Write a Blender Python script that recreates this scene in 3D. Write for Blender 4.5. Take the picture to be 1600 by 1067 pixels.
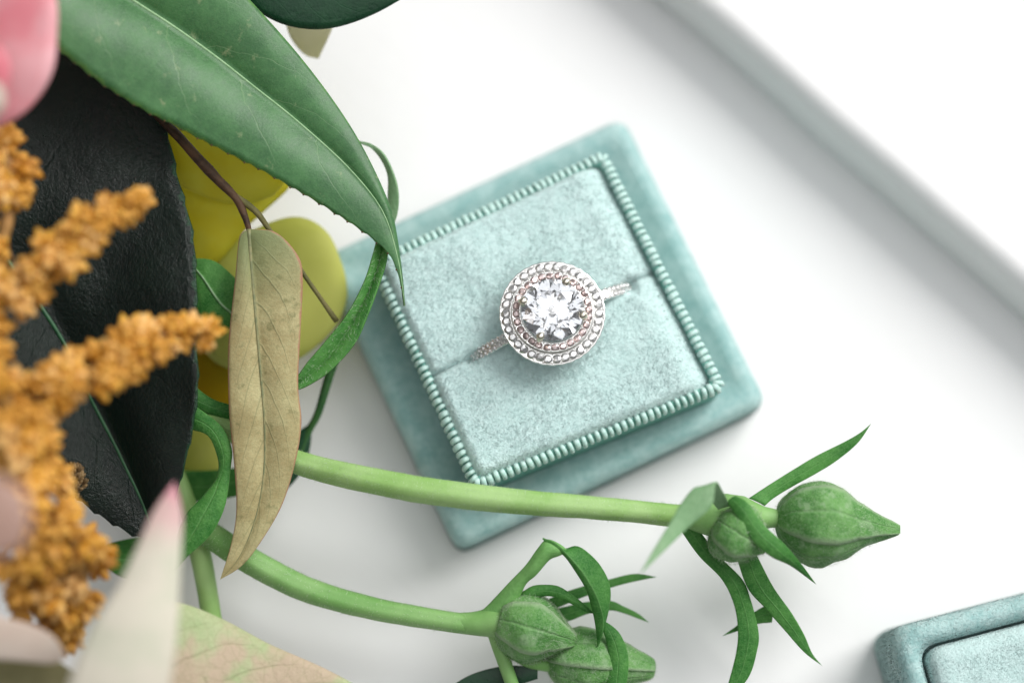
import bpy, math, random
import numpy as np
from mathutils import Vector, noise as mnoise
for o in list(bpy.data.objects): bpy.data.objects.remove(o)
scene = bpy.context.scene
col = scene.collection
random.seed(7); rng = np.random.default_rng(11)

# ------------------------------------------------------------------ camera, light, exposure
S = 0.00075                      # one working unit ("u") in metres
TILT, DIST, ZC = 0.18, 340.0, 20.0
ct, st = math.cos(TILT), math.sin(TILT)
CAM = np.array([0, -DIST*st, ZC + DIST*ct])
RIGHT, UP, FWD = np.array([1., 0, 0]), np.array([0, ct, st]), np.array([0, st, -ct])
FOCUS_D = float((np.array([0., 0, 25.4]) - CAM) @ FWD)
cam = bpy.data.cameras.new('camera'); cam_ob = bpy.data.objects.new('camera', cam); col.objects.link(cam_ob)
cam_ob.location = CAM*S; cam_ob.rotation_euler = (TILT, 0, 0)
cam.sensor_width = 36; cam.lens = 36*DIST/160
cam.clip_start = 0.005; cam.clip_end = 20
cam.dof.use_dof = True; cam.dof.focus_distance = FOCUS_D*S
cam.dof.aperture_fstop = cam.lens/(20*S*1000)
cam.dof.aperture_blades = 9
scene.camera = cam_ob
w = bpy.data.worlds.new('World'); scene.world = w; w.use_nodes = True
w.node_tree.nodes['Background'].inputs[0].default_value = (0.97, 0.98, 1.0, 1)
w.node_tree.nodes['Background'].inputs[1].default_value = 0.15
def area(name, loc, target, sx, sy, power, colr):
    l = bpy.data.lights.new(name, 'AREA'); l.shape = 'RECTANGLE'; l.size = sx; l.size_y = sy; l.energy = power; l.color = colr
    o = bpy.data.objects.new(name, l); col.objects.link(o); o.location = loc
    o.rotation_euler = (Vector(target) - Vector(loc)).to_track_quat('-Z', 'Y').to_euler(); return o
area('window_light', (0.54, 0.46, 0.58), (0.01, 0.0, 0.02), 0.55, 0.65, 9.6, (1.0, 0.985, 0.965))
area('added_overhead_fill', (0.20, 0.08, 1.0), (0.20, 0.08, 0), 1.35, 1.30, 5.4, (0.98, 0.99, 1.0))  # added overhead panel, no known lamp: brightens the gems and fills shade
vs = scene.view_settings
vs.view_transform = 'Standard'; vs.look = 'None'; vs.exposure = 0.17; vs.gamma = 1.0; vs.use_curve_mapping = False
scene.cycles.max_bounces = 14; scene.cycles.transmission_bounces = 14; scene.cycles.glossy_bounces = 6
scene.cycles.use_denoising = True
scene.cycles.sample_clamp_indirect = 6.0

# ------------------------------------------------------------------ helpers
def ray(px, py):
    k = 160/DIST
    return RIGHT*((px-800)/1600*k) - UP*((py-533.5)/1600*k) + FWD
def at(px, py, z):                       # point of the picture at height z above the sill
    d = ray(px, py); return CAM + d*((z-CAM[2])/d[2])
def atf(px, py, dz):                     # point of the picture dz units nearer than the sharp plane
    return CAM + ray(px, py)*(FOCUS_D-dz)
def AF(pts, off=0.0):
    return np.array([atf(p[0], p[1], (p[2] if len(p) > 2 else 0)+off) for p in pts])
def cr(P, n):                            # Catmull-Rom through P, resampled evenly
    P = np.asarray(P, float)
    Q = np.vstack([2*P[0]-P[1], P, 2*P[-1]-P[-2]]); out = []
    for i in range(1, len(Q)-2):
        t = np.linspace(0, 1, 16, endpoint=False)[:, None]
        p0, p1, p2, p3 = Q[i-1:i+3]
        out.append(.5*((2*p1)+(-p0+p2)*t+(2*p0-5*p1+4*p2-p3)*t*t+(-p0+3*p1-3*p2+p3)*t**3))
    out = np.vstack(out+[P[-1:]])
    s = np.r_[0, np.cumsum(np.linalg.norm(np.diff(out, axis=0), axis=1))]
    u = np.linspace(0, s[-1], n)
    return np.stack([np.interp(u, s, out[:, k]) for k in range(out.shape[1])], -1)
def unit(v): return v/np.maximum(np.linalg.norm(v, axis=-1, keepdims=True), 1e-9)

ORIGIN = {}
def tag(o, label=None, cat=None, group=None, kind=None):
    for k, v in (('label', label), ('category', cat), ('group', group), ('kind', kind)):
        if v: o[k] = v
    return o
def thing(name, label, cat, base, group=None):
    o = bpy.data.objects.new(name, None); col.objects.link(o)
    o.empty_display_size = 0.002; o.location = np.asarray(base)*S; ORIGIN[o] = np.asarray(base, float)
    return tag(o, label, cat, group)
def place(name, data, parent, loc=None):
    o = bpy.data.objects.new(name, data); col.objects.link(o)
    if parent is not None:
        o.parent = parent; ORIGIN[o] = ORIGIN[parent]
    return o
def make(name, V, F, mat, parent=None, uv=None, smooth=True, attr=None):
    V = np.asarray(V, float); og = ORIGIN[parent] if parent is not None else np.zeros(3)
    me = bpy.data.meshes.new(name); me.from_pydata(((V-og)*S).tolist(), [], F if isinstance(F, list) else F.tolist())
    me.materials.append(mat)
    if smooth: me.polygons.foreach_set('use_smooth', np.ones(len(me.polygons), bool))
    if uv is not None:
        li = np.empty(len(me.loops), int); me.loops.foreach_get('vertex_index', li)
        me.uv_layers.new(name='UVMap').data.foreach_set('uv', np.asarray(uv)[li].ravel())
    me.update(); me['mm'] = 1
    o = place(name, me, parent); ORIGIN.setdefault(o, og); return o
def merge(parts):
    Vs, Fs, n = [], [], 0
    for V, F in parts:
        Vs.append(V); Fs += [[i+n for i in f] for f in F]; n += len(V)
    return np.vstack(Vs), Fs
def grid_faces(a, b, off=0, flip=False, wrap=False):
    F = []
    for i in range(a-1):
        for j in range(b if wrap else b-1):
            k = (j+1) % b
            f = [off+i*b+j, off+i*b+k, off+(i+1)*b+k, off+(i+1)*b+j]
            F.append(f[::-1] if flip else f)
    return F
def wob(P, freq, amp, seed=0):
    return np.array([mnoise.noise(Vector(p*freq)+Vector((seed*7.3, seed*3.1, seed*1.7)))*amp for p in P.reshape(-1, 3)]).reshape(P.shape[:-1])

def leaf(name, L, R, mat, parent, M=None, nu=48, nv=13, cup=0.06, thick=0.28, groove=0.0, wave=(0.06, 0.5), teeth=None, off=0.0, seed=1, curl=0.0):
    l, r = cr(AF(L, off), nu), cr(AF(R, off), nu)
    v = np.linspace(0, 1, nv)[None, :, None]
    if M is not None:
        m = cr(AF(M, off), nu)
        G = np.where(v < .5, l[:, None]*(1-2*v)+m[:, None]*2*v, m[:, None]*(2-2*v)+r[:, None]*(2*v-1))
        prof = np.abs(np.sin(2*np.pi*v[0, :, 0]))
    else:
        G = l[:, None]*(1-v)+r[:, None]*v
        prof = 1-(2*v[0, :, 0]-1)**2
    wid = np.linalg.norm(l-r, axis=1)
    du, dv = np.gradient(G, axis=0), np.gradient(G, axis=1)
    n = np.cross(du, dv); n[0] = n[1]; n[-1] = n[-2]; n = unit(n)
    if n[..., 2].mean() < 0: n = -n
    d = cup*wid[:, None]*prof[None]
    d = d - groove*np.exp(-((v[0, :, 0]-.5)/.05)**2)[None]
    d = d + curl*wid[:, None]*(np.abs(2*v[0, :, 0]-1)**3)[None]
    d = d + wob(G, wave[0], wave[1], seed)*np.minimum(1, wid/4)[:, None]
    G = G + n*d[..., None]
    if teeth:                                     # saw-toothed margin
        side, amp, cnt = teeth; u = np.linspace(0, 1, nu)
        saw = ((u*cnt) % 1.0)**2*amp*np.minimum(1, wid/3)
        for j, sg in ((0, -1), (nv-1, 1)):
            if side in (j and 1, 2): G[:, j] += unit(dv[:, j])*sg*saw[:, None]
    T, B = G+n*thick*.5, G-n*thick*.5
    V = np.vstack([T.reshape(-1, 3), B.reshape(-1, 3)]); N = nu*nv
    F = grid_faces(nu, nv)+grid_faces(nu, nv, N, True)
    rim = [i for i in range(nv)]+[i*nv+nv-1 for i in range(1, nu)]+[(nu-1)*nv+j for j in range(nv-2, -1, -1)]+[i*nv for i in range(nu-2, 0, -1)]
    F += [[a, a+N, b+N, b] for a, b in zip(rim, rim[1:]+rim[:1])]
    uu, vv = np.meshgrid(np.linspace(0, 1, nu), v[0, :, 0], indexing='ij')
    uv = np.tile(np.stack([uu, vv], -1).reshape(-1, 2), (2, 1))
    o = make(name, V, F, mat, parent, uv)
    o_data[o] = (T, n); return o
o_data = {}

def tube_geo(P, rad, ns=14, n=40, lump=0.0, seed=0, flat=1.0):
    P = cr(P, n); rad = np.interp(np.linspace(0, 1, n), np.linspace(0, 1, len(rad)), rad)
    t = unit(np.gradient(P, axis=0)); a = np.cross(t[0], [0, 0, 1.]); a = unit(a if np.linalg.norm(a) > .1 else np.cross(t[0], [1., 0, 0]))
    V = []
    for i in range(n):
        a = unit(a-t[i]*(a@t[i])); b = np.cross(a, t[i])
        ph = np.linspace(0, 2*np.pi, ns, endpoint=False)[:, None]
        V.append(P[i]+rad[i]*(np.cos(ph)*a+np.sin(ph)*b*flat))
    V = np.array(V)
    if lump:
        c = P[:, None]; V = c+(V-c)*(1+wob(V, .35, lump, seed))[..., None]
    F = grid_faces(n, ns, wrap=True)+[list(range(ns))[::-1], [(n-1)*ns+j for j in range(ns)]]
    uu, vv = np.meshgrid(np.linspace(0, 1, n), np.linspace(0, 1, ns), indexing='ij')
    return V.reshape(-1, 3), F, np.stack([uu, vv], -1).reshape(-1, 2)
def tube(name, P, rad, mat, parent, **k):
    V, F, uv = tube_geo(P, rad, **k); return make(name, V, F, mat, parent, uv)
def midrib(name, leaf_ob, mat, parent, r0=.4, r1=.1, j=None, lift=0.1, u0=0, u1=1.0):
    T, n = o_data[leaf_ob]; j = T.shape[1]//2 if j is None else j
    a, b = int(u0*(len(T)-1)), max(2, int(u1*(len(T)-1)))
    return tube(name, (T[:, j]+n[:, j]*lift)[a:b+1:3], [r0, (r0+r1)/2, r1], mat, parent, ns=8, n=50)
def hairs(name, P, N, mat, parent, length, width, lean=.5, flow=None, jit=.4, kind='stuff'):
    m = len(P); rd = rng.normal(size=(m, 3)); t = unit(rd-N*(rd*N).sum(1, keepdims=True))
    dirn = unit(N*(1-lean)+(flow if flow is not None else 0)*lean+t*jit)
    s = unit(np.cross(dirn, unit(rng.normal(size=(m, 3)))))
    ln = (length*(.55+.9*rng.random(m)))[:, None]; P = P-N*.06
    fl = (np.cross(s, dirn)*N).sum(1) < 0; s[fl] = -s[fl]
    V = np.stack([P-s*width/2, P+s*width/2, P+dirn*ln], 1).reshape(-1, 3)
    F = np.arange(3*m).reshape(-1, 3)
    o = make(name, V, F, mat, parent); o['kind'] = kind
    o.data.normals_split_custom_set_from_vertices(np.repeat(unit(N+rd*.12), 3, axis=0).tolist()); return o
def sample_surface(V, F, count):
    tri = []
    for f in F:
        for k in range(1, len(f)-1): tri.append((f[0], f[k], f[k+1]))
    tri = np.array(tri); a, b, c = V[tri[:, 0]], V[tri[:, 1]], V[tri[:, 2]]
    n = np.cross(b-a, c-a); ar = np.linalg.norm(n, axis=1); k = rng.choice(len(tri), count, p=ar/ar.sum())
    u, v = rng.random((2, count)); f = u+v > 1; u[f], v[f] = 1-u[f], 1-v[f]
    return a[k]+(b-a)[k]*u[:, None]+(c-a)[k]*v[:, None], unit(n[k])

# ------------------------------------------------------------------ materials
class NT:
    def __init__(s, name):
        s.m = bpy.data.materials.new(name); s.m.use_nodes = True; s.t = s.m.node_tree
        s.b = s.t.nodes['Principled BSDF']; s.out = s.t.nodes['Material Output']
    def n(s, typ, ins=None, **props):
        nd = s.t.nodes.new('ShaderNode'+typ)
        for k, v in props.items(): setattr(nd, k, v)
        for k, v in (ins or {}).items(): s.set(nd.inputs[k], v)
        return nd
    def set(s, sock, v):
        if isinstance(v, bpy.types.NodeSocket): s.t.links.new(v, sock)
        else: sock.default_value = (tuple(v)+(1,) if hasattr(v, '__len__') and len(v) == 3 and sock.type == 'RGBA' else v)
    def math(s, op, a, b=None, c=None, clamp=False):
        nd = s.n('Math', operation=op, use_clamp=clamp); s.set(nd.inputs[0], a)
        if b is not None: s.set(nd.inputs[1], b)
        if c is not None: s.set(nd.inputs[2], c)
        return nd.outputs[0]
    def mix(s, f, a, b):
        nd = s.n('Mix', data_type='RGBA'); s.set(nd.inputs[0], f); s.set(nd.inputs[6], a); s.set(nd.inputs[7], b); return nd.outputs[2]
    def ss(s, x, a, b):
        nd = s.n('MapRange', {0: x, 1: a, 2: b, 3: 0.0, 4: 1.0}, interpolation_type='SMOOTHSTEP'); return nd.outputs[0]
    def mm(s):
        tc = s.n('TexCoord'); return s.n('VectorMath', {0: tc.outputs['Object'], 'Scale': 1/S}, operation='SCALE').outputs[0]
    def noise(s, vec, scale, detail=3, rough=.55, dist=0):
        return s.n('TexNoise', {'Vector': vec, 'Scale': scale, 'Detail': detail, 'Roughness': rough, 'Distortion': dist}).outputs[0]
    def bump(s, h, strength, dist):
        s.set(s.b.inputs['Normal'], s.n('Bump', {'Height': h, 'Strength': strength, 'Distance': dist*S}).outputs[0])
    def p(s, **k):
        names = dict(color='Base Color', rough='Roughness', metal='Metallic', spec='Specular IOR Level', sheen='Sheen Weight', sheen_r='Sheen Roughness', sheen_t='Sheen Tint',
                     coat='Coat Weight', coat_r='Coat Roughness', sss='Subsurface Weight', ior='IOR', trans='Transmission Weight')
        for a, v in k.items(): s.set(s.b.inputs[names[a]], v)
        return s
    def translucent(s, f, colr):
        tr = s.n('BsdfTranslucent', {'Color': colr}); mx = s.n('MixShader', {0: f, 1: s.b.outputs[0], 2: tr.outputs[0]})
        s.t.links.new(mx.outputs[0], s.out.inputs[0])

def leaf_mat(name, c1, c2, vein, rough=.42, spec=.5, nv=9, slope=1.6, vw=.06, vstr=.6, ret=.5, rstr=.25, bump=.5, edge=None, trans=.12, blotch=None, base=None, grain=.0, fine=1.0, estart=.9, para=0, lb=1.0):
    t = NT(name); uv = t.n('TexCoord').outputs['UV']; sp = t.n('SeparateXYZ', {0: uv}); U, V = sp.outputs[0], sp.outputs[1]
    P = t.mm(); w_ = t.math('MULTIPLY', t.math('ABSOLUTE', t.math('SUBTRACT', V, .5)), 2.0)
    big = t.noise(P, .13, 3); med = t.noise(P, .6, 4)
    side = t.math('MULTIPLY', t.ss(V, .49, .51), .43)
    ph = t.math('ADD', t.math('SUBTRACT', t.math('MULTIPLY', U, float(nv)), t.math('MULTIPLY', t.math('POWER', w_, 1.25), slope)), t.math('ADD', side, t.math('MULTIPLY', big, .55)))
    s_ = t.math('ABSOLUTE', t.math('SUBTRACT', t.math('FRACT', ph), .5))
    if para: s_ = t.math('ABSOLUTE', t.math('SUBTRACT', t.math('FRACT', t.math('ADD', t.math('MULTIPLY', V, float(para)), t.math('MULTIPLY', t.math('SUBTRACT', med, .5), .06))), .5))
    line = t.math('MULTIPLY', t.math('SUBTRACT', 1.0, t.ss(s_, 0.0, vw)), t.math('SUBTRACT', 1.0, t.ss(w_, .45, .98)))
    vor = t.n('TexVoronoi', {'Vector': t.n('VectorMath', {0: P, 1: t.n('VectorMath', {0: t.n('TexNoise', {'Vector': P, 'Scale': .5}).outputs[1], 'Scale': 1.2}, operation='SCALE').outputs[0]}, operation='ADD').outputs[0], 'Scale': ret}, feature='DISTANCE_TO_EDGE').outputs[0]
    rl = t.math('SUBTRACT', 1.0, t.ss(vor, 0.0, .09))
    c = t.mix(t.ss(t.math('ADD', t.math('ADD', t.math('MULTIPLY', big, .45), t.math('MULTIPLY', med, .3)), t.math('MULTIPLY', t.noise(P, 2.6, 3, .6), .25)), .36, .64), c1, c2)
    if base is not None: c = t.mix(t.math('MULTIPLY', t.math('SUBTRACT', 1.0, t.ss(U, .02, .3)), .8), c, base)
    if blotch is not None:
        bl = t.ss(t.noise(P, blotch[1], 4, .65), blotch[2], blotch[2]+.16); c = t.mix(t.math('MULTIPLY', bl, blotch[3]), c, blotch[0])
    if grain: c = t.mix(t.math('MULTIPLY', t.ss(t.noise(P, 5, 2), .45, .75), grain), c, vein)
    c = t.mix(t.math('MULTIPLY', rl, rstr), c, vein)
    c = t.mix(t.math('MULTIPLY', line, vstr), c, vein)
    if edge is not None: c = t.mix(t.math('MULTIPLY', t.ss(t.math('ADD', w_, t.math('MULTIPLY', t.math('SUBTRACT', med, .5), .12)), estart, 1.0), .85), c, edge)
    h = t.math('ADD', t.math('MULTIPLY', line, -lb), t.math('ADD', t.math('MULTIPLY', rl, -.7*rstr), t.math('ADD', t.math('MULTIPLY', t.noise(P, 2.2, 5, .65), 1.0*fine), t.math('MULTIPLY', med, 1.2))))
    t.bump(h, bump, .5)
    t.p(color=c, rough=t.math('ADD', rough, t.math('MULTIPLY', t.math('SUBTRACT', med, .5), .25)), spec=spec)
    if trans: t.translucent(trans, c)
    return t.m
def simple(name, c1, c2, scale=.5, rough=.5, spec=.4, bump=0, bscale=2, trans=0, sheen=0, stretch=None, thr=(.35, .65), sss=0):
    t = NT(name); P = t.mm()
    f = t.ss(t.noise(P, scale, 4), *thr); c = t.mix(f, c1, c2)
    t.p(color=c, rough=rough, spec=spec)
    if sheen: t.p(sheen=sheen, sheen_r=.4)
    if bump: t.bump(t.noise(P, bscale, 5, .65), bump, .4)
    if trans: t.translucent(trans, c)
    return t.m
def velvet(name, c1, c2, sheen=.35):
    t = NT(name); P = t.mm()
    f = t.math('ADD', t.math('MULTIPLY', t.noise(P, .35, 3), .5), t.math('MULTIPLY', t.noise(P, 1.3, 4, .65), .5))
    t.p(color=t.mix(t.ss(f, .36, .64), c1, c2), rough=.9, spec=.1, sheen=sheen, sheen_r=.35)
    t.bump(t.noise(P, 2.5, 5, .7), .6, .5); return t.m
def gem(name, tint=(1, 1, 1), spread=.035, polish=0):
    t = NT(name); acc = None
    if not spread: acc = t.n('BsdfGlass', {'Color': tint, 'Roughness': 0.0, 'IOR': 2.42}).outputs[0]
    for i, (c, io) in enumerate(() if not spread else (((1, 0, 0), 2.40-spread), ((0, 1, 0), 2.42), ((0, 0, 1), 2.44+spread))):
        g = t.n('BsdfGlass', {'Color': tuple(a*b for a, b in zip(c, tint)), 'Roughness': 0.0, 'IOR': io}).outputs[0]
        acc = g if acc is None else t.n('AddShader', {0: acc, 1: g}).outputs[0]
    if polish:
        gl = t.n('BsdfGlossy', {'Color': tint, 'Roughness': .32}).outputs[0]; acc = t.n('MixShader', {0: polish, 1: acc, 2: gl}).outputs[0]
    t.t.links.new(acc, t.out.inputs[0]); return t.m

VEL_C = velvet('velvet_cushion', (.55, .735, .715), (.60, .775, .76))
VEL_B = velvet('velvet_base', (.30, .505, .495), (.46, .645, .63))  # same cloth as the cushion, its different sheen put in as a deeper tone
PILE_C = velvet('velvet_pile_pale', (.59, .79, .77), (.67, .845, .83), .45)
PILE_B = velvet('velvet_pile_deep', (.37, .59, .58), (.68, .82, .81), .6)  # pile of that same cloth, sheen difference again painted in as depth of tone
RIB = simple('ribbed_trim_thread', (.42, .65, .59), (.53, .73, .68), 1.5, .55, .3, sheen=.3)
RIBDARK = simple('trim_backing', (.16, .38, .32), (.22, .46, .40), 1.0, .8, .1)
GOLD = NT('white_gold').p(color=(.94, .93, .91), metal=1.0, rough=.22).m
PRONG = NT('prong_gold').p(color=(.74, .69, .58), metal=1.0, rough=.2).m
DIAMOND = gem('diamond', (.985, .99, 1), .0); PAVE = gem('pave_diamond', (1, 1, 1), .0, .5); PINK = gem('pink_diamond', (.97, .86, .85), .0, .3)

# ------------------------------------------------------------------ setting: painted sill with a raised ledge
t = NT('white_paint'); P = t.mm()
c = t.mix(t.noise(P, .02, 4), (.80, .80, .80), (.84, .84, .84)); st_ = t.n('VectorMath', {0: t.n('VectorRotate', {'Vector': P, 'Angle': .72}, rotation_type='Z_AXIS').outputs[0], 1: (.03, .5, .5)}, operation='MULTIPLY').outputs[0]
c = t.mix(t.math('MULTIPLY', t.ss(t.noise(st_, 1.0, 5, .7), .56, .72), .22), c, (.70, .70, .69)); c = t.mix(t.math('MULTIPLY', t.ss(t.noise(P, .9, 4, .7), .68, .76), .4), c, (.58, .56, .53))
t.p(color=c, rough=.55, spec=.3)
t.bump(t.math('ADD', t.noise(P, .25, 5), t.math('MULTIPLY', t.noise(P, 2, 3), .15)), .12, .6); PAINT = t.m
big = 900.0
lo, hi = at(1094, 0, 13), at(1600, 440, 13); e = unit(hi-lo); e[2] = 0; nn = np.array([-e[1], e[0], 0]); nn = -nn if nn[0] < 0 else nn
nx, ny = 90, 90
gx = np.linspace(-big, big, 7)
make('tabletop', [(-big, -big, 0), (big, -big, 0), (big, big, 0), (-big, big, 0)], [[0, 1, 2, 3]], PAINT)['kind'] = 'structure'
prof = [(0, -1)]+[(0.0, 9.6)]+[(3.4-3.4*math.cos(a), 9.6+3.4*math.sin(a)) for a in np.linspace(.12, math.pi/2, 9)]+[(400, 13.0), (400, -1)]
ts = np.linspace(-700, 700, 120); V = []
for s_ in ts:
    base = lo+e*s_; q = mnoise.noise(Vector((s_*.05, 0, 0)))*.35
    for (a, z) in prof: V.append([base[0]+nn[0]*(a+q-1.0), base[1]+nn[1]*(a+q-1.0), z])
make('raised_ledge', V, grid_faces(len(ts), len(prof)), PAINT)['kind'] = 'structure'

# ------------------------------------------------------------------ ring box
def line_inset(Q, d):
    Q = np.asarray(Q)[:, :2]; n = len(Q); c = Q.mean(0); d = np.broadcast_to(d, n); out = []
    def edge(i):
        a, b = Q[i], Q[(i+1) % n]; u = unit(b-a); m = np.array([-u[1], u[0]]); m = m if m@(c-a) > 0 else -m
        return a+m*d[i], u
    for i in range(n):
        (a, u), (b, v) = edge(i-1), edge(i); k = np.linalg.solve(np.array([u, -v]).T, b-a); out.append(a+u*k[0])
    return np.array(out)
def rquad(Q, r, k=8):
    Q = np.asarray(Q)[:, :2]; n = len(Q); out = []
    for i in range(n):
        p = Q[i]; a, b = unit(Q[i-1]-p), unit(Q[(i+1) % n]-p)
        t_ = np.linspace(0, 1, k)[:, None]; p0, p1 = p+a*r, p+b*r
        out.append((1-t_)**2*p0+2*t_*(1-t_)*p+t_**2*p1)
    return np.vstack(out)
def densify(loop, n):
    L = np.vstack([loop, loop[:1]]); s = np.r_[0, np.cumsum(np.linalg.norm(np.diff(L, axis=0), axis=1))]
    u = np.linspace(0, s[-1], n, endpoint=False); return np.stack([np.interp(u, s, L[:, 0]), np.interp(u, s, L[:, 1])], -1)
def stack(Q, levels, n=160, r=3.0):             # levels: (inset, z, corner radius)
    V = [np.c_[densify(rquad(line_inset(Q, d), rr), n), np.full(n, z)] for d, z, rr in levels]
    F = grid_faces(len(V), n, wrap=True)+[list(range(n))[::-1], [(len(V)-1)*n+j for j in range(n)]]
    return np.vstack(V), F
def rot2(a): return np.array([[math.cos(a), -math.sin(a)], [math.sin(a), math.cos(a)]])
BC = np.array([4.81, 3.95]); wq, hq = 27.65, 26.5
BASEQ = np.array([[-wq, hq], [wq, hq], [wq, -hq], [-wq, -hq]])@rot2(.446).T+BC
FRQ = np.array([at(574, 405, 20), at(945, 231, 20), at(1137, 606, 20), at(739, 766, 20)])[:, :2]
box = thing('ring_box', 'open teal velvet ring box with ribbed mint trim, holding the diamond ring', 'ring box', (BC[0], BC[1], 0), 'velvet ring boxes')
V, F = stack(BASEQ, [(.6, 0.05, 2), (.1, .6, 2.4), (0, 1.6, 2.6), (0, 7.4, 2.6), (.25, 8.5, 2.6), (.9, 9.4, 2.4), (1.8, 9.8, 2), (3.2, 9.3, 2), (5.0, 8.2, 2), (9, 7.6, 2)])
V = V+np.c_[np.zeros((len(V), 2)), wob(V, .25, .25, 3)*(V[:, 2] > 5)]
make('box_base', V, F, VEL_B, box); bV, bF = V, F
fr = stack(FRQ, [(.3, 7.4, 1.2), (.2, 17.0, 1.2), (.35, 18.0, 1.2), (.65, 18.9, 1.2), (1.2, 19.35, 1.2), (1.55, 19.1, 1.2), (1.7, 18.6, 1.2), (1.7, 11, 1.2)], r=1.2)
frame = make('inner_frame', fr[0], fr[1], RIBDARK, box)
# ribs of the trim: each a little bar bent over the frame's top edge
prf = np.array([(0, 1.1, -.6), (0, .92, -.05), (0, .5, .13), (0, 0, -.1), (0, -.32, -.65), (0, -.46, -1.6)])
tv = []
for i, p in enumerate(prf):
    tg = unit(np.gradient(prf, axis=0))[i]; nb = np.cross([1., 0, 0], tg)
    for ph in np.linspace(0, 2*np.pi, 6, endpoint=False): tv.append(p+np.array([1., 0, 0])*math.cos(ph)*.41+nb*math.sin(ph)*.23)
ribme = bpy.data.meshes.new('rib'); ribme.from_pydata((np.array(tv)*S).tolist(), [], grid_faces(len(prf), 6, wrap=True)+[[5, 4, 3, 2, 1, 0], [30, 31, 32, 33, 34, 35]])
ribme.materials.append(RIB); ribme.polygons.foreach_set('use_smooth', np.ones(len(ribme.polygons), bool))
loop = densify(rquad(line_inset(FRQ, .5), 1.0), 144); cen = FRQ.mean(0)
for i in range(144):
    p = loop[i]; tg = unit(loop[(i+1) % 144]-loop[i-1]); inn = np.array([-tg[1], tg[0]]); inn = inn if inn@(cen-p) > 0 else -inn
    o = place('rib', ribme, frame)
    o.location = (np.array([p[0], p[1], 19.5+rng.normal()*.04])-ORIGIN[box])*S
    o.rotation_euler = (rng.normal()*.04, 0, math.atan2(-inn[0], inn[1])+.10+rng.normal()*.08); o.scale = (1+rng.normal()*.09, 1+rng.normal()*.05, 1+rng.normal()*.04)
# two cushion pads meeting in the slot
inq = line_inset(FRQ, 1.5)
A = lambda px, py: at(px, py, 20)[:2]
sl, sr = A(640, 603), A(1052, 408)
def cross(a, b, c, d):
    k = np.linalg.solve(np.array([b-a, -(d-c)]).T, c-a); return a+(b-a)*k[0]
sL, sR = cross(sl, sr, inq[0], inq[3]), cross(sl, sr, inq[1], inq[2])
def dist_line(P, a, b):
    u = unit(b-a); return np.abs((P-a)@np.array([-u[1], u[0]]))
pileP, pileN = [], []
for pad, (q0, q1, q2, q3) in enumerate(((inq[0], inq[1], sR, sL), (sL, sR, inq[2], inq[3]))):
    nu_, nv_ = 190, 110
    u, v = np.meshgrid(np.linspace(0, 1, nu_), np.linspace(0, 1, nv_), indexing='ij')
    u_, v_ = u[..., None], v[..., None]
    XY = (q0*(1-u_)+q1*u_)*(1-v_)+(q3*(1-u_)+q2*u_)*v_
    z = np.full(u.shape, 20.45)
    fall = lambda d, R_, drop: drop*np.clip(1-d/R_, 0, 1)**2.2
    z -= fall(dist_line(XY, inq[1], inq[2]), 5.2, 3.2)
    z -= fall(dist_line(XY, inq[0], inq[3]), 1.6, 1.2)
    z -= fall(dist_line(XY, inq[0], inq[1]), 1.4, 1.3) if pad == 0 else fall(dist_line(XY, inq[3], inq[2]), 1.5, 1.0)
    ds = dist_line(XY, sl, sr); z -= fall(ds, 1.0, 1.1)
    for hole in (A(736, 560), A(985, 446)): z -= fall(np.linalg.norm(XY-hole, axis=-1), 2.2, 2.6)
    P3 = np.dstack([XY, z]); z = z+wob(P3, .13, .35, 4)+wob(P3, .8, .07, 5)+wob(P3, 2.1, .05, 6); P3 = np.dstack([XY, z])
    n = unit(np.cross(np.gradient(P3, axis=0), np.gradient(P3, axis=1))); n = n*np.sign(n[..., 2:3])
    pileP.append(P3.reshape(-1, 3)); pileN.append(n.reshape(-1, 3))
    V = P3.reshape(-1, 3); F = grid_faces(nu_, nv_, flip=True)
    rim = [i for i in range(nv_)]+[i*nv_+nv_-1 for i in range(1, nu_)]+[(nu_-1)*nv_+j for j in range(nv_-2, -1, -1)]+[i*nv_ for i in range(nu_-2, 0, -1)]
    sk = V[rim].copy(); sk[:, 2] = 11.0; N0 = len(V); m = len(rim)
    V = np.vstack([V, sk]); F += [[rim[i], rim[(i+1) % m], N0+(i+1) % m, N0+i] for i in range(m)]+[[N0+i for i in range(m)]]
    pad_ob = make('cushion_pad', V, F, VEL_C, box)
    Pp, Np = pileP[-1], pileN[-1]; k = rng.choice(len(Pp), 15000); jit = rng.normal(size=(15000, 3))*.1; jit[:, 2] = 0
    Ph = Pp[k]+jit
    a1 = wob(Ph*np.array([1, 1, 0]), .22, 2.6, 9)+wob(Ph, .9, 1.2, 2); flow = np.stack([np.cos(a1-.5), np.sin(a1-.5), np.zeros_like(a1)], -1)
    hairs('velvet_pile', Ph, Np[k], PILE_C, pad_ob, .55, .12, lean=.5, flow=flow, jit=.25)
Ph, Nh = sample_surface(bV, bF[:-2], 120000); k = Nh[:, 2] > -.2; Ph, Nh = Ph[k], Nh[k]
inside = (np.abs((Ph[:, :2]-BC)@rot2(.446)) < 20).all(1); Ph, Nh = Ph[~inside], Nh[~inside]
a1 = wob(Ph, .15, 3, 4)
hairs('velvet_pile', Ph, Nh, PILE_B, box, .7, .13, lean=.45, flow=np.stack([np.cos(a1), np.sin(a1), -.3+0*a1], -1), jit=.25)

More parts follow.
